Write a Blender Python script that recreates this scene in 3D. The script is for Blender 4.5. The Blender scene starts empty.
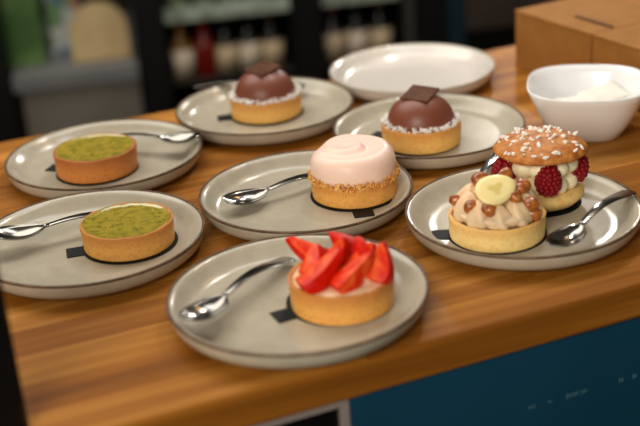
import bpy, bmesh, math, random
from mathutils import Vector, Matrix, noise

PI = math.pi
R = math.radians
sc = bpy.context.scene
C = sc.collection
random.seed(7)

# ------------------------------------------------------------------ camera
PITCH, ROLL, EYE = 0.41003, -0.072914, 1.34185
fw = Vector((0, math.cos(PITCH), -math.sin(PITCH)))
rt = Vector((1, 0, 0))
up = rt.cross(fw)
rt2 = math.cos(ROLL) * rt + math.sin(ROLL) * up
up2 = -math.sin(ROLL) * rt + math.cos(ROLL) * up
cam = bpy.data.cameras.new('camera')
camo = bpy.data.objects.new('camera', cam)
C.objects.link(camo)
m = Matrix((rt2, up2, -fw)).transposed().to_4x4()
m.translation = (0, 0, EYE)
camo.matrix_world = m
cam.sensor_width = 36
cam.lens = 36 * 1210.1 / 640
cam.clip_start = 0.05
cam.dof.use_dof = True
cam.dof.focus_distance = 1.075
cam.dof.aperture_fstop = 3.4
sc.camera = camo

# ------------------------------------------------------------------ world, lights, exposure
w = bpy.data.worlds.new('World')
sc.world = w
w.use_nodes = True
bg = w.node_tree.nodes['Background']
bg.inputs[0].default_value = (1.0, 0.86, 0.70, 1)
bg.inputs[1].default_value = 0.09


def area(name, loc, target, size, power, col=(1, 1, 1), shape='DISK', size_y=None):
    l = bpy.data.lights.new(name, 'AREA')
    l.shape = shape
    l.size = size
    if size_y:
        l.size_y = size_y
    l.energy = power
    l.color = col
    o = bpy.data.objects.new(name, l)
    C.objects.link(o)
    o.location = loc
    o.rotation_euler = (Vector(target) - Vector(loc)).to_track_quat('-Z', 'Y').to_euler()
    return o


area('key_light', (-0.7, 1.9, 2.5), (0, 1.0, 0.9), 1.5, 21, (1.0, 0.95, 0.86))
area('fill_light', (-0.65, -0.75, 1.85), (0, 1.0, 0.9), 1.1, 30, (1.0, 0.93, 0.81))
area('pendant_light', (0.50, 2.75, 1.62), (0.0, 1.0, 0.92), 0.11, 3.8, (1.0, 0.95, 0.88))
area('pendant_light_high', (0.42, 1.95, 2.25), (0.0, 1.0, 0.92), 0.12, 5.0, (1.0, 0.95, 0.88))
area('warm_bulb', (0.65, 1.7, 2.1), (0.0, 1.0, 0.92), 0.10, 0.7, (1.0, 0.55, 0.22))
area('room_light', (0.2, 1.5, 2.3), (0.1, 2.7, 0.65), 0.6, 5.0, (0.95, 0.97, 1.0))

sc.view_settings.view_transform = 'Standard'
sc.view_settings.look = 'None'
sc.view_settings.exposure = 0.15
sc.view_settings.gamma = 1.0
sc.view_settings.use_curve_mapping = False

# ------------------------------------------------------------------ helpers


def lin(c):
    return tuple((x / 12.92 if x <= 0.04045 else ((x + 0.055) / 1.055) ** 2.4) for x in c) + (1,)


def mat(name, col, rough=0.5, metal=0.0, sss=0.0, coat=0.0, col2=None, scale=200.0, bump=0.0, bscale=None,
        sssr=(0.01, 0.006, 0.004), spec=0.5, lo=0.4, hi=0.62, detail=4):
    """principled material, colours in sRGB 0..1; col2 = noise-mixed second colour"""
    ma = bpy.data.materials.new(name)
    ma.use_nodes = True
    nt = ma.node_tree
    b = nt.nodes['Principled BSDF']
    b.inputs['Base Color'].default_value = lin(col)
    b.inputs['Roughness'].default_value = rough
    b.inputs['Metallic'].default_value = metal
    b.inputs['Specular IOR Level'].default_value = spec
    if sss:
        b.inputs['Subsurface Weight'].default_value = sss
        b.inputs['Subsurface Radius'].default_value = sssr
        b.inputs['Subsurface Scale'].default_value = 0.6
    if coat:
        b.inputs['Coat Weight'].default_value = coat
        b.inputs['Coat Roughness'].default_value = 0.06
    if col2 or bump:
        tc = nt.nodes.new('ShaderNodeTexCoord')
        n = nt.nodes.new('ShaderNodeTexNoise')
        n.inputs['Scale'].default_value = scale
        n.inputs['Detail'].default_value = detail
        nt.links.new(tc.outputs['Object'], n.inputs['Vector'])
    if col2:
        r = nt.nodes.new('ShaderNodeValToRGB')
        r.color_ramp.elements[0].position = lo
        r.color_ramp.elements[1].position = hi
        r.color_ramp.elements[0].color = lin(col)
        r.color_ramp.elements[1].color = lin(col2)
        nt.links.new(n.outputs['Fac'], r.inputs['Fac'])
        nt.links.new(r.outputs['Color'], b.inputs['Base Color'])
    if bump:
        n2 = nt.nodes.new('ShaderNodeTexNoise')
        n2.inputs['Scale'].default_value = bscale or scale
        n2.inputs['Detail'].default_value = 4
        nt.links.new(tc.outputs['Object'], n2.inputs['Vector'])
        bp = nt.nodes.new('ShaderNodeBump')
        bp.inputs['Strength'].default_value = bump
        bp.inputs['Distance'].default_value = 0.002
        nt.links.new(n2.outputs['Fac'], bp.inputs['Height'])
        nt.links.new(bp.outputs['Normal'], b.inputs['Normal'])
    return ma


def obj(name, bm, ma, parent=None, smooth=True, bevel=0.0, sub=0):
    me = bpy.data.meshes.new(name)
    bmesh.ops.recalc_face_normals(bm, faces=bm.faces)
    bm.to_mesh(me)
    bm.free()
    for p in me.polygons:
        p.use_smooth = smooth
    for x in (ma if isinstance(ma, (list, tuple)) else [ma]):
        me.materials.append(x)
    o = bpy.data.objects.new(name, me)
    C.objects.link(o)
    if parent:
        o.parent = parent
    if bevel:
        bv = o.modifiers.new('bevel', 'BEVEL')
        bv.width = bevel
        bv.segments = 3
        bv.limit_method = 'ANGLE'
    if sub:
        s = o.modifiers.new('sub', 'SUBSURF')
        s.levels = s.render_levels = sub
    return o


def tag(o, label, cat, group=None, kind=None):
    o['label'] = label
    o['category'] = cat
    if group:
        o['group'] = group
    if kind:
        o['kind'] = kind
    return o


def thing(name, label, cat, loc=(0, 0, 0), rotz=0.0, group=None):
    o = bpy.data.objects.new(name, None)
    o.empty_display_size = 0.02
    C.objects.link(o)
    o.location = loc
    o.rotation_euler = (0, 0, rotz)
    return tag(o, label, cat, group)


def dup(root, loc, rotz=0.0, label=None):
    r = root.copy()
    C.objects.link(r)
    r.location = loc
    r.rotation_euler = (0, 0, rotz)
    if label:
        r['label'] = label
    for ch in root.children:
        c = ch.copy()
        C.objects.link(c)
        c.parent = r
        for g in ch.children:
            d = g.copy()
            C.objects.link(d)
            d.parent = c
    return r


def box(bm, x0, x1, y0, y1, z0, z1):
    v = [bm.verts.new((x, y, z)) for x in (x0, x1) for y in (y0, y1) for z in (z0, z1)]
    for f in ((0, 1, 3, 2), (4, 6, 7, 5), (0, 4, 5, 1), (2, 3, 7, 6), (0, 2, 6, 4), (1, 5, 7, 3)):
        bm.faces.new([v[i] for i in f])
    return bm


def bx(*a):
    return box(bmesh.new(), *a)


def lathe(prof, seg=64, wob=None):
    """profile of (r, z); r == 0 ends are closed by a pole"""
    bm = bmesh.new()
    rings = []
    for r, z in prof:
        if r < 1e-6:
            rings.append([bm.verts.new((0, 0, z))])
        else:
            ring = []
            for i in range(seg):
                a = 2 * PI * i / seg
                p = Vector((r * math.cos(a), r * math.sin(a), z))
                if wob:
                    p = wob(p, a)
                ring.append(bm.verts.new(p))
            rings.append(ring)
    for a, b in zip(rings, rings[1:]):
        for i in range(seg):
            j = (i + 1) % seg
            if len(a) == 1 and len(b) == 1:
                continue
            if len(a) == 1:
                bm.faces.new((a[0], b[i], b[j]))
            elif len(b) == 1:
                bm.faces.new((a[i], a[j], b[0]))
            else:
                bm.faces.new((a[i], a[j], b[j], b[i]))
    return bm


def fuzz(bm, amp, sc_, off=0.0):
    for v in bm.verts:
        n = noise.noise_vector(v.co * sc_ + Vector((off, off * 2, off * 3)))
        v.co += n * amp
    return bm


def lump(bm, c, r, scale=(1, 1, 1), rot=None, sub=1, jitter=0.0):
    g = bmesh.ops.create_icosphere(bm, subdivisions=sub, radius=1)
    M = (rot.to_matrix().to_4x4() if rot else Matrix())
    for v in g['verts']:
        p = Vector((v.co.x * scale[0] * r, v.co.y * scale[1] * r, v.co.z * scale[2] * r))
        if jitter:
            p *= 1 + random.uniform(-jitter, jitter)
        v.co = (M @ p) + Vector(c)
    return bm


def rrot():
    return Matrix.Rotation(random.uniform(0, 6.28), 3, Vector((random.uniform(-1, 1), random.uniform(-1, 1), random.uniform(-1, 1.01))).normalized()).to_euler()


# ------------------------------------------------------------------ materials


def wood_mat():
    ma = bpy.data.materials.new('oak_butcher_block')
    ma.use_nodes = True
    nt = ma.node_tree
    b = nt.nodes['Principled BSDF']
    L = nt.links.new
    tc = nt.nodes.new('ShaderNodeTexCoord')
    br = nt.nodes.new('ShaderNodeTexBrick')
    br.offset = 0.37
    br.inputs['Color1'].default_value = (0, 0, 0, 1)
    br.inputs['Color2'].default_value = (1, 1, 1, 1)
    br.inputs['Mortar'].default_value = (0.3, 0.3, 0.3, 1)
    br.inputs['Scale'].default_value = 1
    br.inputs['Mortar Size'].default_value = 0.0004
    br.inputs['Mortar Smooth'].default_value = 0.2
    br.inputs['Brick Width'].default_value = 0.46
    br.inputs['Row Height'].default_value = 0.042
    L(tc.outputs['Object'], br.inputs['Vector'])
    # grain: stretched along x, shifted per stave
    mp = nt.nodes.new('ShaderNodeMapping')
    mp.inputs['Scale'].default_value = (1.6, 46, 46)
    L(tc.outputs['Object'], mp.inputs['Vector'])
    add = nt.nodes.new('ShaderNodeVectorMath')
    add.operation = 'MULTIPLY_ADD'
    add.inputs[1].default_value = (9, 17, 5)
    L(br.outputs['Color'], add.inputs[0])
    L(mp.outputs['Vector'], add.inputs[2])
    n = nt.nodes.new('ShaderNodeTexNoise')
    n.inputs['Scale'].default_value = 1.0
    n.inputs['Detail'].default_value = 5
    n.inputs['Distortion'].default_value = 0.25
    L(add.outputs[0], n.inputs['Vector'])
    n2 = nt.nodes.new('ShaderNodeTexNoise')
    n2.inputs['Scale'].default_value = 6.0
    n2.inputs['Detail'].default_value = 3
    L(add.outputs[0], n2.inputs['Vector'])
    s1 = nt.nodes.new('ShaderNodeMath')
    s1.operation = 'MULTIPLY_ADD'
    s1.inputs[1].default_value = 0.24
    L(br.outputs['Color'], s1.inputs[0])
    L(n.outputs['Fac'], s1.inputs[2])
    s2 = nt.nodes.new('ShaderNodeMath')
    s2.operation = 'MULTIPLY_ADD'
    s2.inputs[1].default_value = 0.22
    L(n2.outputs['Fac'], s2.inputs[0])
    L(s1.outputs[0], s2.inputs[2])
    cr = nt.nodes.new('ShaderNodeValToRGB')
    e = cr.color_ramp.elements
    e[0].position = 0.42
    e[0].color = lin((0.42, 0.24, 0.06))
    e[1].position = 1.05
    e[1].color = lin((0.75, 0.52, 0.23))
    x = e.new(0.66)
    x.color = lin((0.56, 0.34, 0.10))
    L(s2.outputs[0], cr.inputs['Fac'])
    L(cr.outputs['Color'], b.inputs['Base Color'])
    b.inputs['Roughness'].default_value = 0.5
    b.inputs['Specular IOR Level'].default_value = 0.1
    bp = nt.nodes.new('ShaderNodeBump')
    bp.inputs['Strength'].default_value = 0.12
    bp.inputs['Distance'].default_value = 0.001
    L(n2.outputs['Fac'], bp.inputs['Height'])
    L(bp.outputs['Normal'], b.inputs['Normal'])
    return ma


M_wood = wood_mat()
M_plate = mat('stoneware_glaze', (0.695, 0.66, 0.585), 0.2, col2=(0.72, 0.685, 0.61), scale=60, bump=0.05, bscale=120)
M_plate_w = mat('white_glaze', (0.86, 0.83, 0.79), 0.25, coat=0.5)
M_rim = mat('brown_glaze_edge', (0.33, 0.245, 0.175), 0.5, spec=0.2, col2=(0.43, 0.34, 0.25), scale=90)
M_rim_w = mat('pale_edge', (0.74, 0.69, 0.62), 0.3, coat=0.4)
M_steel = mat('brushed_steel', (0.56, 0.545, 0.52), 0.18, metal=1.0)
M_board = mat('black_card', (0.05, 0.05, 0.055), 0.6, spec=0.2)
M_porc = mat('white_porcelain', (0.97, 0.97, 0.97), 0.18, coat=0.5)
M_paper = mat('white_paper', (0.93, 0.90, 0.85), 0.7, bump=0.3, bscale=80)
M_card = mat('kraft_card', (0.59, 0.395, 0.175), 0.75, spec=0.2, col2=(0.62, 0.42, 0.20), scale=40)
M_slot = mat('slit_shade', (0.30, 0.17, 0.08), 0.8)  # dark brown painted for the shade inside the box lid's slit


def crust_mat(name, side, edge, low=None):
    """baked pastry: browner towards the rim it was baked at, plus mottling"""
    ma = mat(name, side, 0.62, sss=0.12, col2=edge, scale=320, bump=0.3, bscale=520, lo=0.46, hi=0.95)
    nt = ma.node_tree
    b = nt.nodes['Principled BSDF']
    ramp = [n for n in nt.nodes if n.type == 'VALTORGB'][0]
    tc = [n for n in nt.nodes if n.type == 'TEX_COORD'][0]
    sep = nt.nodes.new('ShaderNodeSeparateXYZ')
    nt.links.new(tc.outputs['Object'], sep.inputs[0])
    mr = nt.nodes.new('ShaderNodeMapRange')
    mr.inputs['From Min'].default_value = 0.010
    mr.inputs['From Max'].default_value = 0.0235
    nt.links.new(sep.outputs['Z'], mr.inputs['Value'])
    mx = nt.nodes.new('ShaderNodeMix')
    mx.data_type = 'RGBA'
    nt.links.new(mr.outputs[0], mx.inputs['Factor'])
    nt.links.new(ramp.outputs['Color'], mx.inputs['A'])
    mx.inputs['B'].default_value = lin(edge)
    nt.links.new(mx.outputs['Result'], b.inputs['Base Color'])
    return ma


M_crust = crust_mat('baked_crust', (0.95, 0.745, 0.40), (0.83, 0.545, 0.235))
M_crust_d = crust_mat('dark_baked_crust', (0.82, 0.51, 0.22), (0.68, 0.38, 0.14))
M_crust_m = crust_mat('golden_baked_crust', (0.92, 0.67, 0.33), (0.77, 0.48, 0.195))
M_crust_l = crust_mat('pale_baked_crust', (0.98, 0.85, 0.56), (0.90, 0.68, 0.36))
M_lime = mat('lime_curd', (0.70, 0.62, 0.23), 0.16, sss=0.2, coat=0.7, col2=(0.46, 0.45, 0.11), scale=150, bump=0.10, bscale=160, lo=0.45, hi=0.78)
M_zest = mat('lime_zest', (0.36, 0.40, 0.10), 0.5)
M_choc = mat('milk_chocolate', (0.49, 0.27, 0.19), 0.42, sss=0.05)
M_chocd = mat('dark_chocolate', (0.33, 0.19, 0.115), 0.5, spec=0.25, col2=(0.43, 0.27, 0.17), scale=220, bump=0.4, bscale=300)
M_coco = mat('shredded_coconut', (0.93, 0.90, 0.87), 0.7, sss=0.1)
M_pink = mat('pink_mousse', (0.985, 0.85, 0.785), 0.42, sss=0.35, sssr=(0.012, 0.006, 0.004))
M_nut = mat('chopped_nut', (0.93, 0.72, 0.40), 0.55, col2=(0.80, 0.52, 0.20), scale=300)
M_custard = mat('pale_custard', (0.93, 0.78, 0.62), 0.35, sss=0.2)
M_berry = mat('strawberry_skin', (0.78, 0.06, 0.0), 0.38, spec=0.22, col2=(0.83, 0.11, 0.02), scale=80, bump=0.3, bscale=380)
M_berry_in = mat('strawberry_flesh', (0.84, 0.125, 0.015), 0.38, spec=0.2, col2=(0.95, 0.40, 0.18), scale=110, lo=0.42, hi=0.72)
M_cream = mat('praline_cream', (0.92, 0.79, 0.63), 0.5, sss=0.25, bump=0.15, bscale=250)
M_banana = mat('banana_flesh', (0.975, 0.89, 0.63), 0.35, sss=0.3)
M_banana_c = mat('banana_heart', (0.93, 0.80, 0.42), 0.3, sss=0.2, col2=(0.95, 0.86, 0.56), scale=300)
M_hazel = mat('caramel_hazelnut', (0.52, 0.25, 0.06), 0.3, coat=0.4, col2=(0.74, 0.43, 0.14), scale=120, bump=0.4, bscale=200)
M_vanilla = mat('vanilla_cream', (1.0, 0.935, 0.79), 0.45, sss=0.3)
M_rasp = mat('raspberry', (0.53, 0.03, 0.085), 0.5, spec=0.3, sss=0.25, sssr=(0.02, 0.003, 0.004))
M_bun = mat('glazed_bun', (0.68, 0.39, 0.14), 0.5, sss=0.05, col2=(0.80, 0.53, 0.25), scale=140, bump=0.5, bscale=300, spec=0.3)
M_sponge = mat('sponge', (0.97, 0.83, 0.53), 0.6, sss=0.15, col2=(0.90, 0.68, 0.35), scale=150, bump=0.4, bscale=300, lo=0.5, hi=0.8)
M_pearl = mat('pearl_sugar', (0.95, 0.90, 0.85), 0.6, sss=0.2)
M_teal = mat('teal_paint', (0.05, 0.225, 0.31), 0.5, col2=(0.055, 0.245, 0.335), scale=6, spec=0.3)
M_scuff = mat('pale_mark', (0.32, 0.46, 0.50), 0.6)
M_frame = mat('pale_metal_trim', (0.62, 0.57, 0.55), 0.4, metal=0.3)
M_dark = mat('dark_glass', (0.04, 0.03, 0.035), 0.25)
M_black = mat('black_frame', (0.03, 0.03, 0.03), 0.6, spec=0.2)
M_floor = mat('dark_floor', (0.16, 0.13, 0.11), 0.6)
M_wall = mat('dim_wall', (0.20, 0.18, 0.15), 0.8)
M_grey = mat('grey_metal', (0.42, 0.42, 0.42), 0.5, col2=(0.47, 0.47, 0.46), scale=5)
M_greyd = mat('dark_grey_cabinet', (0.40, 0.375, 0.34), 0.6, col2=(0.45, 0.425, 0.38), scale=4)
M_brown = mat('dark_brown_cabinet', (0.17, 0.125, 0.095), 0.6, col2=(0.21, 0.155, 0.12), scale=5)

# ------------------------------------------------------------------ structure
TZ = 0.90           # worktop
YAW = R(20.7)
ux, uy = math.cos(YAW), math.sin(YAW)


def cp(u, n, z=0.0):
    """counter frame (along, across) -> world"""
    return (u * ux - n * uy, u * uy + n * ux, z)


o = obj('floor', bx(-4, 4, -1.5, 5, -0.05, 0), M_floor, smooth=False)
o['kind'] = 'structure'
BY = R(8)


def bp(u, v, z=0.0):
    """back-of-room frame (along the fridges, behind their fronts) -> world"""
    D = 2.6 + v
    return (u * math.cos(BY) - D * math.sin(BY), u * math.sin(BY) + D * math.cos(BY), z)


o = obj('wall_back', bx(-2.5, 3.0, 0, 0.1, 0, 2.7), M_wall, smooth=False)
o.location = bp(0, 0.66)
o.rotation_euler = (0, 0, BY)
o['kind'] = 'structure'

# ------------------------------------------------------------------ worktop and the unit beneath it
bm = bx(-1.6, 1.8, 0.0, 0.630, -0.031, 0.0)
wt = obj('wooden_worktop', bm, M_wood, smooth=False, bevel=0.004)
wt.location = cp(0, 0.693, TZ)
wt.rotation_euler = (0, 0, YAW)
tag(wt, 'long oak butcher-block worktop carrying the dessert plates', 'worktop')

cab = thing('counter_cabinet', 'teal painted cabinet front below the wooden worktop', 'cabinet', cp(0, 0.697, 0), YAW)
obj('carcass', bx(-1.55, 1.75, 0.03, 0.60, 0.0, TZ - 0.0312), M_black, cab, smooth=False)
pn = obj('panel', bx(0.276, 1.75, 0.0, 0.029, 0.02, TZ - 0.0312), M_teal, cab, smooth=False, bevel=0.001)
random.seed(3)
for u0, n in ((0.4255, 3), (0.4432, 2), (0.460, 5), (0.4735, 3), (0.5095, 2), (0.5225, 2)):
    for k in range(n):
        a = u0 + k * 0.0024
        h = random.uniform(0.0008, 0.0022)
        obj('faint_mark', bx(a, a + random.uniform(0.0004, 0.0010), -0.0003, 0.0, 0.8145 - h, 0.8145 + h), M_scuff, pn, smooth=False)
dr = obj('door', bx(-0.40, 0.268, 0.006, 0.029, 0.04, TZ - 0.040), M_dark, cab, smooth=False)
dr['label'] = 'dark glass door'
bm = bmesh.new()
box(bm, -0.42, 0.2755, 0.0, 0.029, TZ - 0.0375, TZ - 0.0312)
box(bm, 0.269, 0.2755, 0.0, 0.029, 0.02, TZ - 0.0375)
fr = obj('door_frame', bm, M_frame, cab, smooth=False, bevel=0.0008)
fr['label'] = 'pale metal door frame'

# dark post of a glass screen standing on the near left of the worktop
gs = thing('glass_screen', 'dark glass screen post at the near left end of the worktop', 'screen', (-0.2025, 0.690, TZ), R(38))
obj('post', bx(-0.030, -0.003, 0.0, 0.028, 0, 0.55), M_black, gs, smooth=False, bevel=0.002)
M_gg = mat('green_glass_edge', (0.10, 0.17, 0.14), 0.2, coat=0.5)
e = obj('glass_edge', bx(-0.003, 0.0, 0.004, 0.020, 0.0, 0.55), M_gg, gs, smooth=False)
e['label'] = 'greenish glass edge strip'
M_gl = mat('smoked_glass', (0.30, 0.31, 0.36), 0.12)
obj('glass_pane', bx(-0.075, -0.030, 0.008, 0.016, 0.004, 0.55), M_gl, gs, smooth=False)

# ------------------------------------------------------------------ plates
PR, PH = 0.100, 0.020


def plate_bm():
    prof = [(0, 0.0022), (0.055, 0.0022), (0.057, 0.0), (0.070, 0.0), (0.074, 0.0008), (0.0855, 0.0022), (0.0925, 0.0042), (0.0960, 0.0070),
            (0.0980, 0.0110), (0.0990, 0.0155), (0.0995, 0.0186)]
    top = [(0.0975, 0.0187), (0.0945, 0.0178), (0.0915, 0.0148), (0.0870, 0.0105), (0.0830, 0.0076), (0.0785, 0.0062), (0.072, 0.0058), (0.035, 0.0058), (0, 0.0058)]
    return lathe(prof + top, 96)


def rim_bm():
    prof = [(0.0974, 0.01872), (0.0978, 0.0194), (0.0987, 0.0197), (0.0997, 0.0193), (0.1000, 0.0184), (0.0998, 0.0176), (0.0993, 0.0176), (0.0974, 0.01872)]
    return lathe(prof, 96)


GP = 'dessert plates on the worktop'
pl0 = thing('dessert_plate', 'grey-beige plate with brown edge under the strawberry tart, nearest the camera', 'plate', (-0.02173, 0.82984, TZ), 0, GP)
obj('plate_body', plate_bm(), M_plate, pl0)
rr = obj('rim_edge', rim_bm(), M_rim, pl0)
rr['label'] = 'thin brown rim line'
plates = [
    (-0.01166, 1.03333, 'grey-beige plate with brown edge under the pink mousse tart'),
    (-0.20191, 0.96387, 'grey-beige plate under the nearer of the two green lime tarts'),
    (-0.21637, 1.17003, 'grey-beige plate under the farther of the two green lime tarts'),
    (-0.05306, 1.28861, 'plate under the farther chocolate dome tart, left of the empty plate'),
    (0.11905, 1.18501, 'plate under the nearer chocolate dome tart, in front of the empty plate'),
    (0.17432, 0.95401, 'grey-beige plate shared by the banana tart and the raspberry bun'),
]
pl0.scale = (1.013, 1.013, 1)
for i, ((x, y, lb), scl) in enumerate(zip(plates, (0.99, 1.012, 1.007, 0.995, 0.994, 1.012))):
    pr_ = dup(pl0, (x, y, TZ), 0.7 * (i + 1), lb)
    pr_.scale = (scl, scl, 1)
pl0_ = pl0
g = dup(pl0, (0.12169, 1.39011, TZ), 0.3, 'empty white plate at the back of the worktop beside the boxes')
g.scale = (0.985, 0.985, 1)
for ch in g.children:
    ch.data = ch.data.copy()
    ch.data.materials[0] = M_plate_w if ch.name.startswith('plate_body') else M_rim_w
    if 'label' in ch:
        del ch['label']

FZ = TZ + 0.0060    # top of a plate's floor

# ------------------------------------------------------------------ black card bases with a tab


def board_bm(r=0.0418, tabw=0.0185, tabl=0.0555, t=0.0008):
    bm = bmesh.new()
    a0 = math.asin(tabw / 2 / r)
    pts = [(tabl, -tabw / 2), (tabl, tabw / 2)]
    for i in range(49):
        a = a0 + (2 * PI - 2 * a0) * i / 48
        pts.append((r * math.cos(a), r * math.sin(a)))
    lo = [bm.verts.new((x, y, 0.0)) for x, y in pts]
    hi = [bm.verts.new((x, y, t)) for x, y in pts]
    bm.faces.new(lo[::-1])
    bm.faces.new(hi)
    n = len(pts)
    for i in range(n):
        j = (i + 1) % n
        bm.faces.new((lo[i], lo[j], hi[j], hi[i]))
    return bm


GB = 'black card bases under the pastries'
b0 = obj('cake_card', board_bm(), M_board, smooth=False)
tag(b0, 'black card base with tab under the strawberry tart', 'cake card', GB)
b0.location = (0.0105, 0.8315, FZ)
b0.rotation_euler = (0, 0, math.atan2(-0.018, -0.041))
for x, y, dx, dy, lb in (
        (0.0340, 1.0415, 0.005, -0.05, 'black card base with tab under the pink mousse tart'),
        (-0.1675, 0.966, -0.055, -0.012, 'black card base with tab under the nearer lime tart'),
        (-0.2225, 1.153, -0.048, 0.016, 'black card base with tab under the farther lime tart'),
        (-0.0515, 1.294, -0.1, -0.012, 'black card base with tab under the farther chocolate dome tart'),
        (0.1070, 1.168, -0.82, 0.57, 'black card base with tab under the nearer chocolate dome tart'),
        (0.1490, 0.932, -1.0, 0.10, 'black card base with tab under the banana tart')):
    d = dup(b0, (x, y, FZ), math.atan2(dy, dx), lb)
rb = obj('cake_card', board_bm(0.0365, 0.018, 0.042), M_board, smooth=False)
tag(rb, 'black card base under the raspberry cream bun', 'cake card', GB)
rb.location = (0.1975, 0.9940, FZ)
rb.rotation_euler = (0, 0, R(75))

BZ = FZ + 0.0009    # where pastries stand

# ------------------------------------------------------------------ pastry builders


def crust_bm(h=0.0225, fill=0.019, rb=0.0397, rt=0.0406, seed=0.0):
    prof = [(0, 0), (rb - 0.0008, 0), (rb - 0.0002, 0.0005), (rb, 0.0015)]
    for i in range(1, 8):
        f = i / 8
        prof.append((rb + (rt - rb) * f, 0.0015 + (h - 0.003) * f))
    prof += [(rt, h - 0.0008), (rt - 0.0008, h), (rt - 0.0026, h), (rt - 0.0036, h - 0.001), (rt - 0.0044, fill - 0.003), (rt - 0.02, fill - 0.003), (0, fill - 0.003)]
    bm = lathe(prof, 96)
    for v in bm.verts:
        if v.co.z > 0.001 and math.hypot(v.co.x, v.co.y) > 0.03:
            n = noise.noise_vector(v.co * 90 + Vector((seed, seed, seed)))
            n2 = noise.noise_vector(v.co * 320 + Vector((seed, seed, seed)))
            v.co += n * 0.0006 + n2 * 0.00028
    return bm


def disc_bm(r, z, dome=0.001, t=0.0025):
    return lathe([(0, z - t), (r * 0.9, z - t), (r, z - 0.0008), (r * 0.97, z), (r * 0.7, z + dome * 0.6), (r * 0.35, z + dome * 0.9), (0, z + dome)], 64)


# --- lime tarts
def lime(label, loc, rot, cr, seed, hh):
    t = thing('lime_tart', label, 'tart', loc, rot, 'green lime tarts')
    obj('tart_crust', crust_bm(hh, hh - 0.0015, seed=seed), cr, t)
    f = obj('lime_filling', fuzz(lathe([(0, hh - 0.004), (0.038, hh - 0.004), (0.0388, hh + 0.0002), (0.0375, hh - 0.0003), (0.0355, hh - 0.0010), (0.033, hh - 0.0013), (0.016, hh - 0.0012), (0, hh - 0.0012)], 72), 0.00022, 130, seed), M_lime, t)
    random.seed(int(seed * 10) + 5)
    bm = bmesh.new()
    for i in range(110):
        a = random.uniform(0, 6.28)
        q = 0.0345 * math.sqrt(random.random())
        lump(bm, (q * math.cos(a), q * math.sin(a), hh - 0.0011), random.uniform(0.0003, 0.0006), (2.2, 0.8, 0.4), Matrix.Rotation(random.uniform(0, 3.1), 3, 'Z').to_euler(), 1, 0.3)
    z = obj('lime_zest', bm, M_zest, f)
    z['kind'] = 'stuff'
    return t


lime('green lime tart nearest the left front, on the nearer left plate', (-0.1682, 0.9669, BZ), 0.4, M_crust_m, 1.0, 0.0215)
lime('green lime tart with darker crust, on the farther left plate', (-0.2223, 1.1540, BZ), 2.2, M_crust_d, 2.0, 0.0240).scale = (1.03, 1.03, 1.0)


# --- chocolate dome tarts
def choc_tart(label, loc, rot, sqrot, sqtilt, seed):
    t = thing('chocolate_dome_tart', label, 'tart', loc, rot, 'chocolate dome tarts')
    obj('tart_crust', crust_bm(0.0225, 0.022, seed=seed), M_crust, t)
    prof = [(0.0, 0.0195), (0.0335, 0.0195), (0.0345, 0.0215)]
    for i in range(1, 15):
        a = PI / 2 * i / 14
        prof.append((0.0345 * math.cos(a) ** 0.92, 0.0215 + 0.0295 * math.sin(a)))
    prof[-1] = (0, 0.051)
    obj('chocolate_dome', lathe(prof, 64), M_choc, t)
    random.seed(int(seed * 7))
    bm = bmesh.new()
    for i in range(420):
        a = random.uniform(0, 6.28)
        q = random.uniform(0.0340, 0.0404)
        z = 0.0228 + random.uniform(0, 0.0022) + max(0, (0.0365 - q)) * 0.6
        lump(bm, (q * math.cos(a), q * math.sin(a), z), random.uniform(0.0007, 0.0017), (1.7, 0.8, 0.6), rrot(), 1, 0.2)
    c = obj('coconut_ring', bm, M_coco, t)
    c['kind'] = 'stuff'
    c['label'] = 'white shredded coconut ring'
    # ridged chocolate square lying on the crown
    bm = bmesh.new()
    s = 0.0150
    box(bm, -s, s, -s, s, -0.0011, 0.0011)
    for k in range(7):
        y = -s + 0.002 + k * (2 * s - 0.004) / 6
        box(bm, -s * 0.96, s * 0.96, y - 0.0009, y + 0.0009, 0.0011, 0.0017)
    q = obj('chocolate_square', bm, M_chocd, t, smooth=False, bevel=0.0003)
    q.location = (0, 0, 0.0512)
    q.rotation_euler = (Matrix.Rotation(sqtilt[0], 3, 'X') @ Matrix.Rotation(sqtilt[1], 3, 'Y') @ Matrix.Rotation(sqrot, 3, 'Z')).to_euler()
    q['label'] = 'dark ridged chocolate square'
    return t


choc_tart('chocolate dome tart on the farther plate, left of the empty plate', (-0.0513, 1.2940, BZ), 0, R(38), (R(6), R(-4)), 3.0)
choc_tart('chocolate dome tart on the nearer plate, behind the pink mousse tart', (0.1095, 1.1660, BZ), 0, R(-32), (R(9), R(-4)), 4.0)

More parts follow.
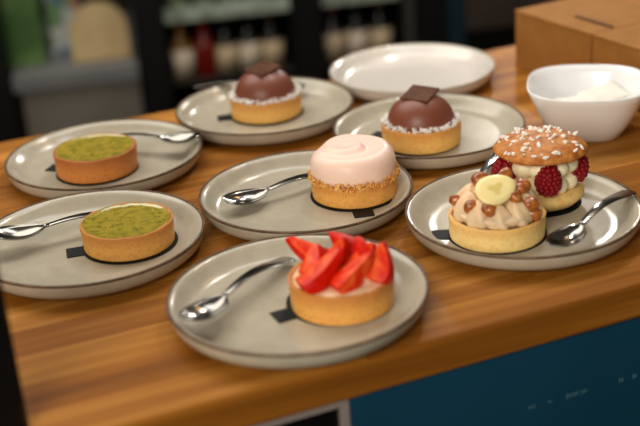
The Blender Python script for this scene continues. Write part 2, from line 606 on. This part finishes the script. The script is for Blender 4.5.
# --- pink mousse tart
pt = thing('pink_mousse_tart', 'tart topped with a smooth pale pink mousse swirl', 'tart', (0.0340, 1.0425, BZ), 0)
obj('tart_crust', crust_bm(0.0205, 0.020, seed=5.0), M_crust_m, pt)
bm = bmesh.new()
prof = [(0.0, 0.0185), (0.036, 0.0185), (0.0394, 0.0215), (0.0400, 0.025), (0.0398, 0.030), (0.0390, 0.035), (0.0372, 0.0395), (0.0340, 0.0435), (0.0300, 0.0458)]
for i in range(1, 24):
    prof.append((0.0300 * (1 - i / 24), 0.0458 + 0.0024 * math.sin(PI / 2 * i / 24)))
prof.append((0, 0.0484))
bm = lathe(prof, 128)
for v in bm.verts:
    r_ = math.hypot(v.co.x, v.co.y)
    if v.co.z > 0.036:
        th = math.atan2(v.co.y, v.co.x)
        ph = (th / (2 * PI) + r_ / 0.036 + 0.62) % 1.0
        k = min(1, (v.co.z - 0.036) / 0.007) * min(1, r_ / 0.004)
        ridge = (ph ** 1.3 if ph < 0.72 else 0.653 * (0.5 + 0.5 * math.cos(PI * (ph - 0.72) / 0.28)))
        v.co.z += k * 0.0060 * (ridge - 0.35)
        sc2 = 1 + 0.02 * k * (ridge - 0.5)
        v.co.x *= sc2
        v.co.y *= sc2
    v.co += noise.noise_vector(v.co * 55) * 0.0007 * min(1, r_ / 0.01)
obj('mousse_swirl', bm, M_pink, pt)
random.seed(12)
bm = bmesh.new()
for i in range(520):
    a = random.uniform(0, 6.28)
    q = random.uniform(0.0392, 0.0418)
    z = 0.0215 + random.uniform(-0.0038, 0.0030)
    lump(bm, (q * math.cos(a), q * math.sin(a), z), random.uniform(0.0007, 0.0018), (1.3, 1, 0.7), rrot(), 1, 0.25)
c = obj('chopped_nut_ring', bm, M_nut, pt, smooth=False)
c['kind'] = 'stuff'
c['label'] = 'ring of golden chopped nuts'

# --- strawberry tart
SX, SY = 0.0125, 0.8270
st = thing('strawberry_tart', 'tart heaped with cut red strawberries, on the nearest plate', 'tart', (SX, SY, BZ), 0)
obj('tart_crust', crust_bm(0.0240, 0.0225, seed=6.0), M_crust_m, st)
obj('custard_filling', disc_bm(0.0374, 0.0232, 0.0012), M_custard, st)


def slice_bm(L, W, T, seed):
    """wedge cut from a strawberry: blunt shoulder at x=0, point at x=L, round skin below, two flat cut faces meeting in a ridge above"""
    bm = bmesh.new()
    n, s = 16, 24
    vs = []
    for i in range(n + 1):
        t = i / n
        rad = (0.80 + 0.20 * math.sin(PI / 2 * min(1, t / 0.22))) if t < 0.22 else max(0.0, 1 - ((t - 0.22) / 0.78) ** 1.5) ** 0.85
        if i == n:
            vs.append([bm.verts.new((L, 0, 0))])
        else:
            vs.append([bm.verts.new((t * L, W * rad * math.cos(2 * PI * k / s), T * 1.5 * rad * math.sin(2 * PI * k / s))) for k in range(s)])
    bm.faces.new(vs[0][::-1])
    for a, b in zip(vs, vs[1:]):
        for k in range(s):
            j = (k + 1) % s
            if len(b) == 1:
                bm.faces.new((a[k], a[j], b[0]))
            else:
                bm.faces.new((a[k], a[j], b[j], b[k]))
    for sg in (-1, 1):
        g = bmesh.ops.bisect_plane(bm, geom=bm.verts[:] + bm.edges[:] + bm.faces[:], plane_co=(0, 0, T * 0.45), plane_no=(0, 0.75 * sg, 0.66), clear_outer=True)
        ed = [e for e in g['geom_cut'] if isinstance(e, bmesh.types.BMEdge)]
        r_ = bmesh.ops.edgeloop_fill(bm, edges=ed)
        for f in r_['faces']:
            f.material_index = 1
    return bm


# base point, tip point (relative to the tart), width, thickness, roll
slices = [
    ((-0.0090, 0.0270, 0.0260), (-0.0425, 0.0440, 0.0345), 0.0105, 0.0100, 20),
    ((-0.0270, 0.0010, 0.0255), (-0.0140, 0.0230, 0.0390), 0.0105, 0.0110, -60),
    ((-0.0300, -0.0190, 0.0270), (0.0050, -0.0010, 0.0440), 0.0115, 0.0115, -50),
    ((-0.0015, -0.0310, 0.0265), (0.0265, -0.0120, 0.0450), 0.0115, 0.0115, 40),
    ((0.0235, -0.0190, 0.0270), (0.0350, -0.0030, 0.0490), 0.0110, 0.0110, -35),
    ((-0.0110, 0.0060, 0.0290), (0.0075, 0.0040, 0.0510), 0.0110, 0.0105, 10),
    ((0.0120, 0.0240, 0.0290), (-0.0085, 0.0280, 0.0460), 0.0100, 0.0105, 110),
    ((0.0270, 0.0130, 0.0280), (0.0120, 0.0185, 0.0450), 0.0100, 0.0105, 70),
    ((0.0070, 0.0050, 0.0270), (0.0300, 0.0120, 0.0400), 0.0105, 0.0105, -10),
    ((0.0000, 0.0130, 0.0260), (0.0230, 0.0220, 0.0400), 0.0100, 0.0100, 60),
]
for i, (a, b, W, T, roll) in enumerate(slices):
    a, b = Vector(a), Vector(b)
    d = b - a
    o = obj('strawberry_slice', slice_bm(d.length * 1.06, W, T, i), [M_berry, M_berry_in], st, smooth=True, bevel=0.0008)
    o.location = a - d.normalized() * 0.003 + Vector((0, 0, 0.002))
    o.rotation_euler = (d.to_track_quat('X', 'Z').to_matrix() @ Matrix.Rotation(R(roll), 3, 'X')).to_euler()

# --- banana and hazelnut tart
BX, BYY = 0.1484, 0.9300
bt = thing('banana_tart', 'tart with piped beige cream, banana slice and hazelnuts', 'tart', (BX, BYY, BZ), 0)
obj('tart_crust', crust_bm(0.0205, 0.0195, rb=0.0399, rt=0.0406, seed=8.0), M_crust_l, bt)


def rosette(bm, c, r, h, lean=(0, 0), ribs=7, tw=1.0):
    seg = ribs * 6
    n = 12
    rings = []
    for i in range(n + 1):
        t = i / n
        rad = r * (1.0 - t ** 2.1) ** 0.62 * (1.0 if t > 0.15 else 0.86 + t)
        ring = []
        for k in range(seg):
            a = 2 * PI * k / seg
            q = rad * (1 + 0.10 * math.cos(ribs * a + tw * 3 * t))
            ring.append(bm.verts.new((c[0] + q * math.cos(a) + lean[0] * t * t, c[1] + q * math.sin(a) + lean[1] * t * t, c[2] + h * t)))
        rings.append(ring)
    for a, b in zip(rings, rings[1:]):
        for k in range(seg):
            j = (k + 1) % seg
            bm.faces.new((a[k], a[j], b[j], b[k]))
    bm.faces.new(rings[0][::-1])
    bm.faces.new(rings[-1])


random.seed(21)
bm = disc_bm(0.0370, 0.0265, 0.008, 0.008)
for k in range(10):
    a = 2 * PI * k / 10 + 0.25
    q = 0.0265 + random.uniform(-0.001, 0.001)
    h = 0.0195 + random.uniform(-0.002, 0.003) + 0.004 * max(0, math.cos(a - 2.6))
    rosette(bm, (q * math.cos(a), q * math.sin(a), 0.0190), 0.0116, h, (-0.004 * math.cos(a), -0.004 * math.sin(a)), ribs=5, tw=random.choice((-1.4, 1.4)))
for k in range(5):
    a = 2 * PI * k / 5 + 0.5
    q = 0.0120
    rosette(bm, (q * math.cos(a), q * math.sin(a), 0.0250), 0.0120, 0.0210, (0.003, 0.002), ribs=5)
obj('piped_cream', bm, M_cream, bt)


def banana_slice(p):
    bm = lathe([(0, -0.0028), (0.0125, -0.0028), (0.0138, -0.0018), (0.0140, 0.0012), (0.0134, 0.0024), (0.010, 0.0030), (0, 0.0030)], 40)
    for v in bm.verts:
        v.co.x *= 1.12
        a = math.atan2(v.co.y, v.co.x)
        k = 1 + 0.035 * math.cos(3 * a)
        v.co.x *= k
        v.co.y *= k
    o = obj('banana_slice', bm, M_banana, p)
    bm = bmesh.new()
    for k in range(3):
        a = 2 * PI * k / 3 + 0.4
        lump(bm, (0.0030 * math.cos(a), 0.0030 * math.sin(a), 0.0028), 0.0040, (1.15, 0.9, 0.09), Matrix.Rotation(a, 3, 'Z').to_euler(), 2)
    h = obj('banana_heart', bm, M_banana_c, o)
    h['label'] = 'yellower seedy centre'
    return o


bs = banana_slice(bt)
bs.location = (-0.0036, -0.0150, 0.0465)
bs.rotation_euler = (R(34), R(-10), R(20))
bs.scale = (1.12, 1.0, 0.9)
hz = [(-0.0330, 0.0080, 0.0300), (-0.0238, -0.0174, 0.0340), (-0.0107, -0.0255, 0.0335), (-0.0127, 0.0060, 0.0480), (0.0185, -0.0060, 0.0415),
      (0.0262, -0.0158, 0.0330), (0.0265, -0.0225, 0.0255), (0.0245, -0.0200, 0.0330), (0.0125, -0.0190, 0.0400), (0.0225, 0.0010, 0.0420), (0.010, 0.018, 0.045)]
random.seed(31)
for i, c in enumerate(hz):
    bm = lump(bmesh.new(), (0, 0, 0), 0.0056 + (i % 4) * 0.0005, (1.1, 0.95, 0.9), rrot(), 3)
    fuzz(bm, 0.0011, 190, i * 3.1)
    o = obj('caramelised_hazelnut', bm, M_hazel, bt)
    o.location = c

# --- raspberry cream bun
rbn = thing('raspberry_cream_bun', 'sugar-topped bun filled with cream and raspberries', 'bun', (0.1977, 0.9943, BZ), 0)
bm = lathe([(0, 0), (0.029, 0), (0.0328, 0.0022), (0.0368, 0.0065), (0.0388, 0.0092), (0.0388, 0.0125), (0.0365, 0.0152), (0.02, 0.0162), (0, 0.0162)], 72)
obj('bun_base', fuzz(bm, 0.0008, 70, 1.0), M_sponge, rbn)
random.seed(41)
bm = lathe([(0, 0.016), (0.020, 0.016), (0.022, 0.022), (0.022, 0.040), (0.020, 0.0475), (0, 0.0475)], 40)
for k in range(10):
    a = 2 * PI * k / 10 + 0.12
    q = 0.0240
    for zz, r_ in ((0.0225, 0.0102), (0.0385, 0.0102)):
        lump(bm, (q * math.cos(a), q * math.sin(a), zz), r_, (1.0, 1.0, 0.90), None, 3)
obj('cream_filling', fuzz(bm, 0.0006, 120), M_vanilla, rbn)


def raspberry_bm(seed):
    bm = bmesh.new()
    lump(bm, (0, 0, 0), 1.0, (0.0080, 0.0080, 0.0100), None, 3)
    random.seed(seed)
    rows = 7
    for i in range(rows):
        t = (i + 0.5) / rows
        z = -0.0098 + 0.0196 * t
        rad = 0.0083 * math.sqrt(max(0.05, 1 - (z / 0.0112) ** 2)) * (1.06 - 0.22 * t)
        n = max(4, int(2 * PI * rad / 0.0037))
        for k in range(n):
            a = 2 * PI * (k + 0.5 * (i % 2)) / n
            lump(bm, (rad * 0.97 * math.cos(a), rad * 0.97 * math.sin(a), z), 0.00205, (1, 1, 1), None, 2)
    lump(bm, (0, 0, 0.0100), 0.0022, (1, 1, 1), None, 2)
    return bm


rp = obj('raspberry', raspberry_bm(5), M_rasp, rbn)
rp.location = (0.0005, -0.0320, 0.0320)
rp.scale = (1.25, 1.25, 1.25)
for (x, y, z, rz) in ((-0.0330, -0.0060, 0.0310, 1.0), (0.0300, -0.0060, 0.0325, 2.0)):
    o = rp.copy()
    C.objects.link(o)
    o.parent = rbn
    o.location = (x, y, z)
    o.rotation_euler = (0.1, 0, rz)
cap = [(0, 0.0470), (0.030, 0.0470), (0.0390, 0.0478), (0.0412, 0.0494), (0.0410, 0.0508), (0.0390, 0.0532), (0.035, 0.0558), (0.029, 0.0582), (0.020, 0.0601), (0.010, 0.0611), (0, 0.0614)]
bc = obj('bun_top', fuzz(lathe(cap, 80), 0.0009, 60, 4.0), M_bun, rbn)
bc['label'] = 'glossy golden brown bun top'
random.seed(52)
sizes = []
me = None
cnt = 0
while cnt < 96:
    q = 0.039 * math.sqrt(random.random())
    a = random.uniform(0, 6.28)
    x, y = q * math.cos(a), q * math.sin(a)
    # denser on the crown and to the left back
    if random.random() > max(0.18, 1.15 - (x + 0.004) ** 2 / 0.0011 - max(0, -y - 0.002) / 0.024):
        continue
    z = 0.0610
    for (r0, z0), (r1, z1) in zip(cap[3:], cap[4:]):
        if r1 <= q <= r0:
            z = z0 + (z1 - z0) * (r0 - q) / (r0 - r1)
    if me is None:
        bm = lump(bmesh.new(), (0, 0, 0), 0.0024, (1.15, 0.95, 0.8), None, 1, 0.22)
        o = obj('sugar_pearl', bm, M_pearl, rbn)
        me = o
    else:
        o = me.copy()
        C.objects.link(o)
    o.parent = rbn
    o.location = (x, y, z + 0.0003)
    o.rotation_euler = rrot()
    s = random.uniform(0.7, 1.3)
    o.scale = (s * random.uniform(0.8, 1.3), s * random.uniform(0.6, 1.0), s * random.uniform(0.6, 0.95))
    cnt += 1

# ------------------------------------------------------------------ spoons
PRF = [(0, .0095), (.02, .0080), (.040, .0080), (.048, .0092), (.06, .0118), (.08, .0130), (.10, .0108), (.120, .0068), (.135, .0035)]


def ipl(tab, s):
    for (a, b), (c, d) in zip(tab, tab[1:]):
        if s <= c:
            t = (s - a) / (c - a)
            t = t * t * (3 - 2 * t) if len(tab) < 5 else t
            return b + (d - b) * t
    return tab[-1][1]


def loft(ss, wf, zf, df, t=0.0013, nv=13, round_end=True):
    bm = bmesh.new()
    top, bot = [], []
    for s in ss:
        hw, z, d = wf(s), zf(s), df(s)
        rt_, rb_ = [], []
        for k in range(nv):
            v = -1 + 2 * k / (nv - 1)
            dz = -d * (1 - v * v)
            e = t * (1 - 0.5 * abs(v) ** 3)
            rt_.append(bm.verts.new((s, hw * v, z + dz)))
            rb_.append(bm.verts.new((s, hw * v * 0.985, z + dz - e)))
        top.append(rt_)
        bot.append(rb_)
    for i in range(len(ss) - 1):
        for k in range(nv - 1):
            bm.faces.new((top[i][k], top[i + 1][k], top[i + 1][k + 1], top[i][k + 1]))
            bm.faces.new((bot[i][k], bot[i][k + 1], bot[i + 1][k + 1], bot[i + 1][k]))
        bm.faces.new((top[i][0], bot[i][0], bot[i + 1][0], top[i + 1][0]))
        bm.faces.new((top[i][-1], top[i + 1][-1], bot[i + 1][-1], bot[i][-1]))
    for i in (0, -1):
        for k in range(nv - 1):
            bm.faces.new((top[i][k], top[i][k + 1], bot[i][k + 1], bot[i][k]))
    return bm


def smoothz(s):
    return sum(ipl(PRF, max(0, min(0.135, s + d))) for d in (-.008, -.004, 0, .004, .008)) / 5


def bowlw(s):
    t = s / 0.046
    w_ = 0.0142 * math.sqrt(max(0.0, 1 - (2 * t - 0.92) ** 2 / 1.0)) if t < 0.96 else 0
    return max(0.0028 if t > 0.5 else 0.0015, w_ * (1 - 0.10 * t))


ss1 = [0.0002 + 0.0458 * (i / 26) for i in range(27)]
ss2 = [0.046 + 0.0885 * (i / 34) for i in range(35)]


def handlew(s):
    t = (s - 0.046) / 0.089
    e = 1.0 if t < 0.95 else math.sqrt(max(0.05, 1 - ((t - 0.95) / 0.052) ** 2))
    return (0.0029 + 0.0044 * t ** 1.1) * e


sp_bowl = loft(ss1, bowlw, smoothz, lambda s: 0.0060 * math.sin(PI * min(1, s / 0.046)) ** 0.8)
sp_hand = loft(ss2, handlew, smoothz, lambda s: -0.0004, 0.0018)

GS = 'teaspoons lying on the plates'


def spoon_set(o, tip, head, pitch, dz=0.0, scale=1.0, roll=0.0):
    o.location = (tip[0], tip[1], FZ + 0.0005 + dz)
    o.rotation_mode = 'XYZ'
    o.rotation_euler = (Matrix.Rotation(head, 3, 'Z') @ Matrix.Rotation(pitch, 3, 'Y') @ Matrix.Rotation(roll, 3, 'X')).to_euler()
    o.scale = (scale,) * 3


sp0 = thing('teaspoon', 'steel teaspoon beside the strawberry tart', 'spoon', (0, 0, 0), 0, GS)
obj('spoon_bowl', sp_bowl, M_steel, sp0)
obj('spoon_handle', sp_hand, M_steel, sp0)
spoon_set(sp0, (-0.1030, 0.7835), 1.000, 0.055, 0.0085, 1.05)
for tip, head, pitch, dz, scl, roll, lb in (
        ((-0.0860, 1.0170), 0.56, 0.03, 0.0035, 1.0, 0.1, 'steel teaspoon left of the pink mousse tart'),
        ((-0.2880, 0.9620), 0.40, 0.07, 0.010, 1.10, 0.0, 'steel teaspoon left of the nearer lime tart'),
        ((-0.1175, 1.1760), PI - 0.33, 0.07, 0.012, 1.0, 0.0, 'steel teaspoon right of the farther lime tart'),
        ((0.1825, 0.8635), 0.85, -0.02, 0.0088, 1.0, 0.0, 'steel teaspoon right of the banana tart, its handle over the plate rim'),
        ((0.1265, 0.9780), 1.10, -0.13, 0.001, 0.80, 0.0, 'steel teaspoon mostly hidden behind the banana tart'),
        ((-0.0080, 1.3480), 2.90, -0.04, 0.002, 1.0, 0.0, 'steel teaspoon behind the farther chocolate dome tart')):
    o = dup(sp0, (0, 0, 0), 0, lb)
    spoon_set(o, tip, head, pitch, dz, scl, roll)

# ------------------------------------------------------------------ white square bowl with paper packets


def sq_ring(bm, h, z, n, seg=64):
    ring = []
    for i in range(seg):
        a = 2 * PI * i / seg
        c, s = math.cos(a), math.sin(a)
        k = h / (abs(c) ** n + abs(s) ** n) ** (1 / n)
        ring.append(bm.verts.new((k * c, k * s, z)))
    return ring


bm = bmesh.new()
prof = [(0.0290, 0.0), (0.0330, 0.0), (0.0350, 0.0015), (0.0430, 0.0140), (0.0510, 0.0300), (0.0575, 0.0455), (0.0602, 0.0520), (0.0600, 0.0535), (0.0582, 0.0532),
        (0.0550, 0.0455), (0.0480, 0.0300), (0.0405, 0.0160), (0.0320, 0.0075), (0.0200, 0.0060), (0.004, 0.0058)]
rings = [sq_ring(bm, h * 1.01, z, 2.9) for h, z in prof]
for a, b in zip(rings, rings[1:]):
    for i in range(64):
        j = (i + 1) % 64
        bm.faces.new((a[i], a[j], b[j], b[i]))
bm.faces.new(rings[0])
bm.faces.new(rings[-1])
bw = obj('square_bowl', bm, M_porc)
bw.location = (0.282, 1.179, TZ)
bw.rotation_euler = (0, 0, R(-13))
tag(bw, 'white square porcelain bowl on the right, in front of the cardboard boxes', 'bowl')


def packet_bm(L, W, seed):
    bm = bmesh.new()
    nx, ny = 14, 10
    g = {}
    for s in (0, 1):
        for i in range(nx + 1):
            for j in range(ny + 1):
                x, y = L * (i / nx - 0.5), W * (j / ny - 0.5)
                puff = math.sin(PI * i / nx) * math.sin(PI * j / ny)
                z = (0.0028 * puff + 0.0003) * (1 if s else -1)
                p = Vector((x, y, z))
                p.z += noise.noise(Vector((x * 70, y * 70, seed))) * 0.004
                g[s, i, j] = bm.verts.new(p)
    for i in range(nx):
        for j in range(ny):
            bm.faces.new((g[1, i, j], g[1, i + 1, j], g[1, i + 1, j + 1], g[1, i, j + 1]))
            bm.faces.new((g[0, i, j], g[0, i, j + 1], g[0, i + 1, j + 1], g[0, i + 1, j]))
    for i in range(nx):
        bm.faces.new((g[0, i, 0], g[0, i + 1, 0], g[1, i + 1, 0], g[1, i, 0]))
        bm.faces.new((g[0, i, ny], g[1, i, ny], g[1, i + 1, ny], g[0, i + 1, ny]))
    for j in range(ny):
        bm.faces.new((g[0, 0, j], g[1, 0, j], g[1, 0, j + 1], g[0, 0, j + 1]))
        bm.faces.new((g[0, nx, j], g[0, nx, j + 1], g[1, nx, j + 1], g[1, nx, j]))
    return bm


GPK = 'paper packets in the white bowl'
for i, (dx, dy, dz, rx, ry, rz, lb) in enumerate((
        (0.000, -0.006, 0.0150, 4, 3, 10, 'creased white paper packet at the bottom of the white bowl'),
        (-0.006, 0.008, 0.0255, 12, -6, -24, 'creased white paper packet lying in the middle of the white bowl'),
        (0.014, 0.006, 0.0350, 8, -9, 18, 'creased white paper packet on top, at the right of the white bowl'))):
    o = obj('paper_packet', packet_bm(0.056, 0.034, i * 5.0), M_paper)
    o.location = (0.282 + dx, 1.179 + dy, TZ + dz)
    o.rotation_euler = (R(rx), R(ry), R(rz))
    tag(o, lb, 'packet', GPK)

# ------------------------------------------------------------------ cardboard boxes
# frame: a = along the visible side towards the camera, b = to the back right
ba = math.atan2(0.44, 0.898)


def carton(label, corner, la, lb_, h, slit_x, name='cake_box'):
    """corner = rear-left corner on the worktop; local -y runs towards the camera, +x to the right"""
    t = thing(name, label, 'box', (corner[0], corner[1], TZ + 0.0002), ba, 'kraft cake boxes')
    obj('box_body', bx(0, lb_, -la, 0, 0, h - 0.0022), M_card, t, smooth=False, bevel=0.0012)
    obj('lid', bx(-0.0008, lb_ + 0.0008, -la - 0.0008, 0.0008, h - 0.0020, h), M_card, t, smooth=False, bevel=0.0008)
    if slit_x:
        e = obj('slit_shade_strip', bx(slit_x, slit_x + 0.0042, -la + 0.002, -0.074, h, h + 0.0020), M_slot, t, smooth=False, bevel=0.0004)  # raised strip, its dark colour standing in for shade in the lid's slit
        e['label'] = 'dark strip standing in for the shaded lid slit'
    return t


carton('kraft cardboard cake box at the back right, left of the other box', (0.2515, 1.4225), 0.140, 0.21, 0.070, 0.030)
carton('kraft cardboard cake box nearer the camera, behind the white bowl', (0.3145, 1.2940), 0.130, 0.20, 0.070, 0)

# ------------------------------------------------------------------ back of the room


def bthing(name, label, cat, u, v, group=None):
    return thing(name, label, cat, bp(u, v), BY, group)


def bottle(label, u, v, z, r, h, body, cap_, lab, group):
    t = thing('bottle', label, 'bottle', bp(u, v, z), BY, group)
    k = h
    obj('bottle_body', lathe([(0, 0), (r * 0.9, 0), (r, r * 0.15), (r, k * 0.55), (r * 0.92, k * 0.62), (r * 0.42, k * 0.76), (r * 0.36, k * 0.93), (0, k * 0.93)], 24), body, t)
    if lab:
        obj('bottle_label', lathe([(r * 1.0, k * 0.06), (r * 1.03, k * 0.06), (r * 1.03, k * 0.53), (r * 1.0, k * 0.53)], 24), lab, t)
    obj('bottle_cap', lathe([(0, k * 0.91), (r * 0.42, k * 0.91), (r * 0.42, k), (0, k)], 20), cap_, t)
    return t


M_amber = mat('amber_bottle', (0.42, 0.28, 0.06), 0.2)
M_red = mat('red_bottle', (0.42, 0.07, 0.04), 0.25)
M_blk = mat('dark_bottle', (0.05, 0.045, 0.035), 0.2)
M_lbl = mat('cream_label', (0.74, 0.65, 0.52), 0.6, col2=(0.60, 0.51, 0.39), scale=30)
M_lblw = mat('pale_label', (0.80, 0.74, 0.65), 0.6, col2=(0.66, 0.59, 0.50), scale=30)
M_pgreen = mat('pale_green_bottle', (0.42, 0.46, 0.36), 0.3, col2=(0.58, 0.62, 0.54), scale=25)
M_rail = mat('price_rail', (0.64, 0.68, 0.62), 0.4, col2=(0.46, 0.50, 0.43), scale=30)
M_leaf = mat('green_print', (0.22, 0.36, 0.13), 0.6, col2=(0.42, 0.52, 0.30), scale=14, lo=0.45, hi=0.7)
M_beech = mat('beech_board', (0.74, 0.64, 0.45), 0.5, col2=(0.70, 0.59, 0.40), scale=14)
M_tealk = mat('dark_teal_post', (0.03, 0.13, 0.17), 0.5)
M_shelf_d = mat('shelf_metal', (0.22, 0.21, 0.19), 0.4)


def card_mat():
    ma = mat('printed_card', (0.6, 0.6, 0.58), 0.6)
    nt = ma.node_tree
    b = nt.nodes['Principled BSDF']
    tc = nt.nodes.new('ShaderNodeTexCoord')
    v = nt.nodes.new('ShaderNodeTexVoronoi')
    v.inputs['Scale'].default_value = 28
    nt.links.new(tc.outputs['Object'], v.inputs['Vector'])
    r_ = nt.nodes.new('ShaderNodeValToRGB')
    r_.color_ramp.interpolation = 'CONSTANT'
    el = r_.color_ramp.elements
    el[0].color = lin((0.62, 0.64, 0.62))
    el[1].position = 0.86
    el[1].color = lin((0.62, 0.32, 0.22))
    for p, c in ((0.40, (0.36, 0.48, 0.30)), (0.55, (0.68, 0.66, 0.62)), (0.72, (0.25, 0.38, 0.50))):
        x = el.new(p)
        x.color = lin(c)
    sp = nt.nodes.new('ShaderNodeSeparateColor')
    nt.links.new(v.outputs['Color'], sp.inputs[0])
    nt.links.new(sp.outputs[0], r_.inputs['Fac'])
    nt.links.new(r_.outputs['Color'], b.inputs['Base Color'])
    return ma


# left: grey low unit with things standing on it
su = bthing('sideboard', 'low grey sideboard behind the worktop, at the left', 'sideboard', 0, 0)
obj('top_slab', bx(-0.285, -0.012, 0.0, 0.50, 0.575, 0.612), M_grey, su, smooth=False, bevel=0.003)
obj('front_panel', bx(-0.270, -0.014, 0.015, 0.48, 0.0, 0.574), M_greyd, su, smooth=False, bevel=0.002)
p = obj('black_post', bx(-0.60, -0.290, -0.01, 0.04, 0, 1.9), M_black, smooth=False)
p.location = bp(0, 0)
p.rotation_euler = (0, 0, BY)
tag(p, 'black upright at the far left, beside the grey sideboard', 'post')

gb = obj('green_carton', bx(-0.040, 0.040, -0.03, 0.03, 0, 0.28), M_leaf, smooth=False, bevel=0.002)
gb.location = bp(-0.252, 0.10, 0.6121)
gb.rotation_euler = (0, 0, BY)
tag(gb, 'green printed carton at the far left of the sideboard', 'carton')
cd = obj('printed_card', bx(-0.036, 0.036, -0.002, 0.002, 0, 0.25), card_mat(), smooth=False)
cd.location = bp(-0.165, 0.14, 0.6125)
cd.rotation_euler = (R(-6), 0, BY)
tag(cd, 'pale card with coloured print, between green carton and arched board', 'card')


def arch_bm(w_, h, t):
    bm = bmesh.new()
    pts = [(-w_, 0), (w_, 0)]
    for i in range(25):
        a = PI * i / 24
        pts.append((w_ * math.cos(a), h - w_ + w_ * math.sin(a)))
    a_ = [bm.verts.new((x, -t, z)) for x, z in pts]
    b_ = [bm.verts.new((x, t, z)) for x, z in pts]
    bm.faces.new(a_)
    bm.faces.new(b_[::-1])
    n = len(pts)
    for i in range(n):
        bm.faces.new((a_[i], b_[i], b_[(i + 1) % n], a_[(i + 1) % n]))
    return bm


ab = obj('wooden_board', arch_bm(0.064, 0.128, 0.008), M_beech, smooth=False, bevel=0.002)
ab.location = bp(-0.088, 0.06, 0.6125)
ab.rotation_euler = (R(-7), 0, BY)
tag(ab, 'pale wooden board with rounded top standing on the grey sideboard', 'board')

# drinks fridges


def fridge(label, u0, u1, group):
    t = bthing('drinks_fridge', label, 'fridge', 0, 0, group)
    obj('side_panel', bx(u0 - 0.060, u0, -0.02, 0.55, 0, 1.9), M_black, t, smooth=False, bevel=0.003)
    obj('side_panel', bx(u1, u1 + 0.006, 0.0, 0.55, 0, 1.9), M_black, t, smooth=False)
    obj('back_panel', bx(u0, u1, 0.50, 0.55, 0, 1.9), M_black, t, smooth=False)
    obj('base', bx(u0, u1, 0.0, 0.50, 0, 0.42), M_black, t, smooth=False)
    for z in (0.555, 0.700, 0.92):
        obj('shelf', bx(u0, u1, 0.02, 0.49, z - 0.008, z), M_shelf_d, t, smooth=False)
    obj('price_rail', bx(u0, u1, 0.0, 0.019, 0.692, 0.722), M_rail, t, smooth=False, bevel=0.002)
    return t


GF = 'drinks fridges behind the worktop'
fridge('black drinks fridge behind the worktop, left one with the red bottle', 0.056, 0.332, GF)
fridge('black drinks fridge behind the worktop, right one above the empty plate', 0.400, 0.580, GF)

GBT = 'bottles in the drinks fridges'
low = [(0.088, M_amber, M_amber, M_lblw, 'amber bottle with pale label in the left fridge, leftmost of its shelf'),
       (0.139, M_red, M_red, None, 'red bottle on the lower shelf of the left fridge'),
       (0.186, M_blk, M_blk, M_lbl, 'dark bottle with cream label just right of the red bottle'),
       (0.238, M_blk, M_blk, M_lblw, 'dark bottle with pale label behind the farther chocolate tart'),
       (0.290, M_blk, M_amber, M_lbl, 'dark bottle with cream label at the right end of the left fridge'),
       (0.432, M_blk, M_red, M_lbl, 'dark bottle with cream label, leftmost in the right fridge'),
       (0.486, M_blk, M_blk, M_lblw, 'dark bottle with pale label, middle of the right fridge'),
       (0.540, M_blk, M_amber, M_lbl, 'dark bottle with cream label, rightmost in the right fridge')]
for u, body, cp_, lab, lb in low:
    bottle(lb, u, 0.045, 0.5552, 0.0255, 0.128, body, cp_, lab, GBT)
for i, u in enumerate((0.090, 0.145, 0.200, 0.255, 0.305, 0.430, 0.485, 0.540)):
    where = ('first', 'second', 'third', 'fourth', 'fifth')[i] if i < 5 else ('first', 'second', 'third')[i - 5]
    bottle('pale green bottle, %s from the left on the upper shelf of the %s fridge' % (where, 'left' if i < 5 else 'right'), u, 0.05, 0.7002, 0.024, 0.19, M_pgreen, M_blk, None, 'pale bottles on the upper shelves')

# right of the fridges: dark uprights and a brown cabinet
gp = obj('grey_post', bx(0.590, 0.612, 0.0, 0.10, 0, 1.9), M_shelf_d, smooth=False, bevel=0.002)
gp.location = bp(0, 0)
gp.rotation_euler = (0, 0, BY)
tag(gp, 'dark grey upright at the right end of the drinks fridges', 'post')
kp = obj('black_post', bx(0.616, 0.686, -0.01, 0.30, 0, 1.9), M_black, smooth=False, bevel=0.002)
kp.location = bp(0, 0)
kp.rotation_euler = (0, 0, BY)
tag(kp, 'black upright between the fridges and the teal upright', 'post')
tp = obj('teal_post', bx(0.689, 0.730, 0.0, 0.30, 0, 1.9), M_tealk, smooth=False, bevel=0.002)
tp.location = bp(0, 0)
tp.rotation_euler = (0, 0, BY)
tag(tp, 'dark teal upright left of the brown cabinet', 'post')
bc_ = bthing('brown_cabinet', 'dark brown cabinet behind the cardboard boxes', 'cabinet', 0, 0)
obj('cabinet_body', bx(0.735, 1.60, 0.03, 0.50, 0, 0.60), M_black, bc_, smooth=False)
obj('cabinet_top', bx(0.733, 1.62, 0.0, 0.52, 0.60, 0.90), M_brown, bc_, smooth=False, bevel=0.003)
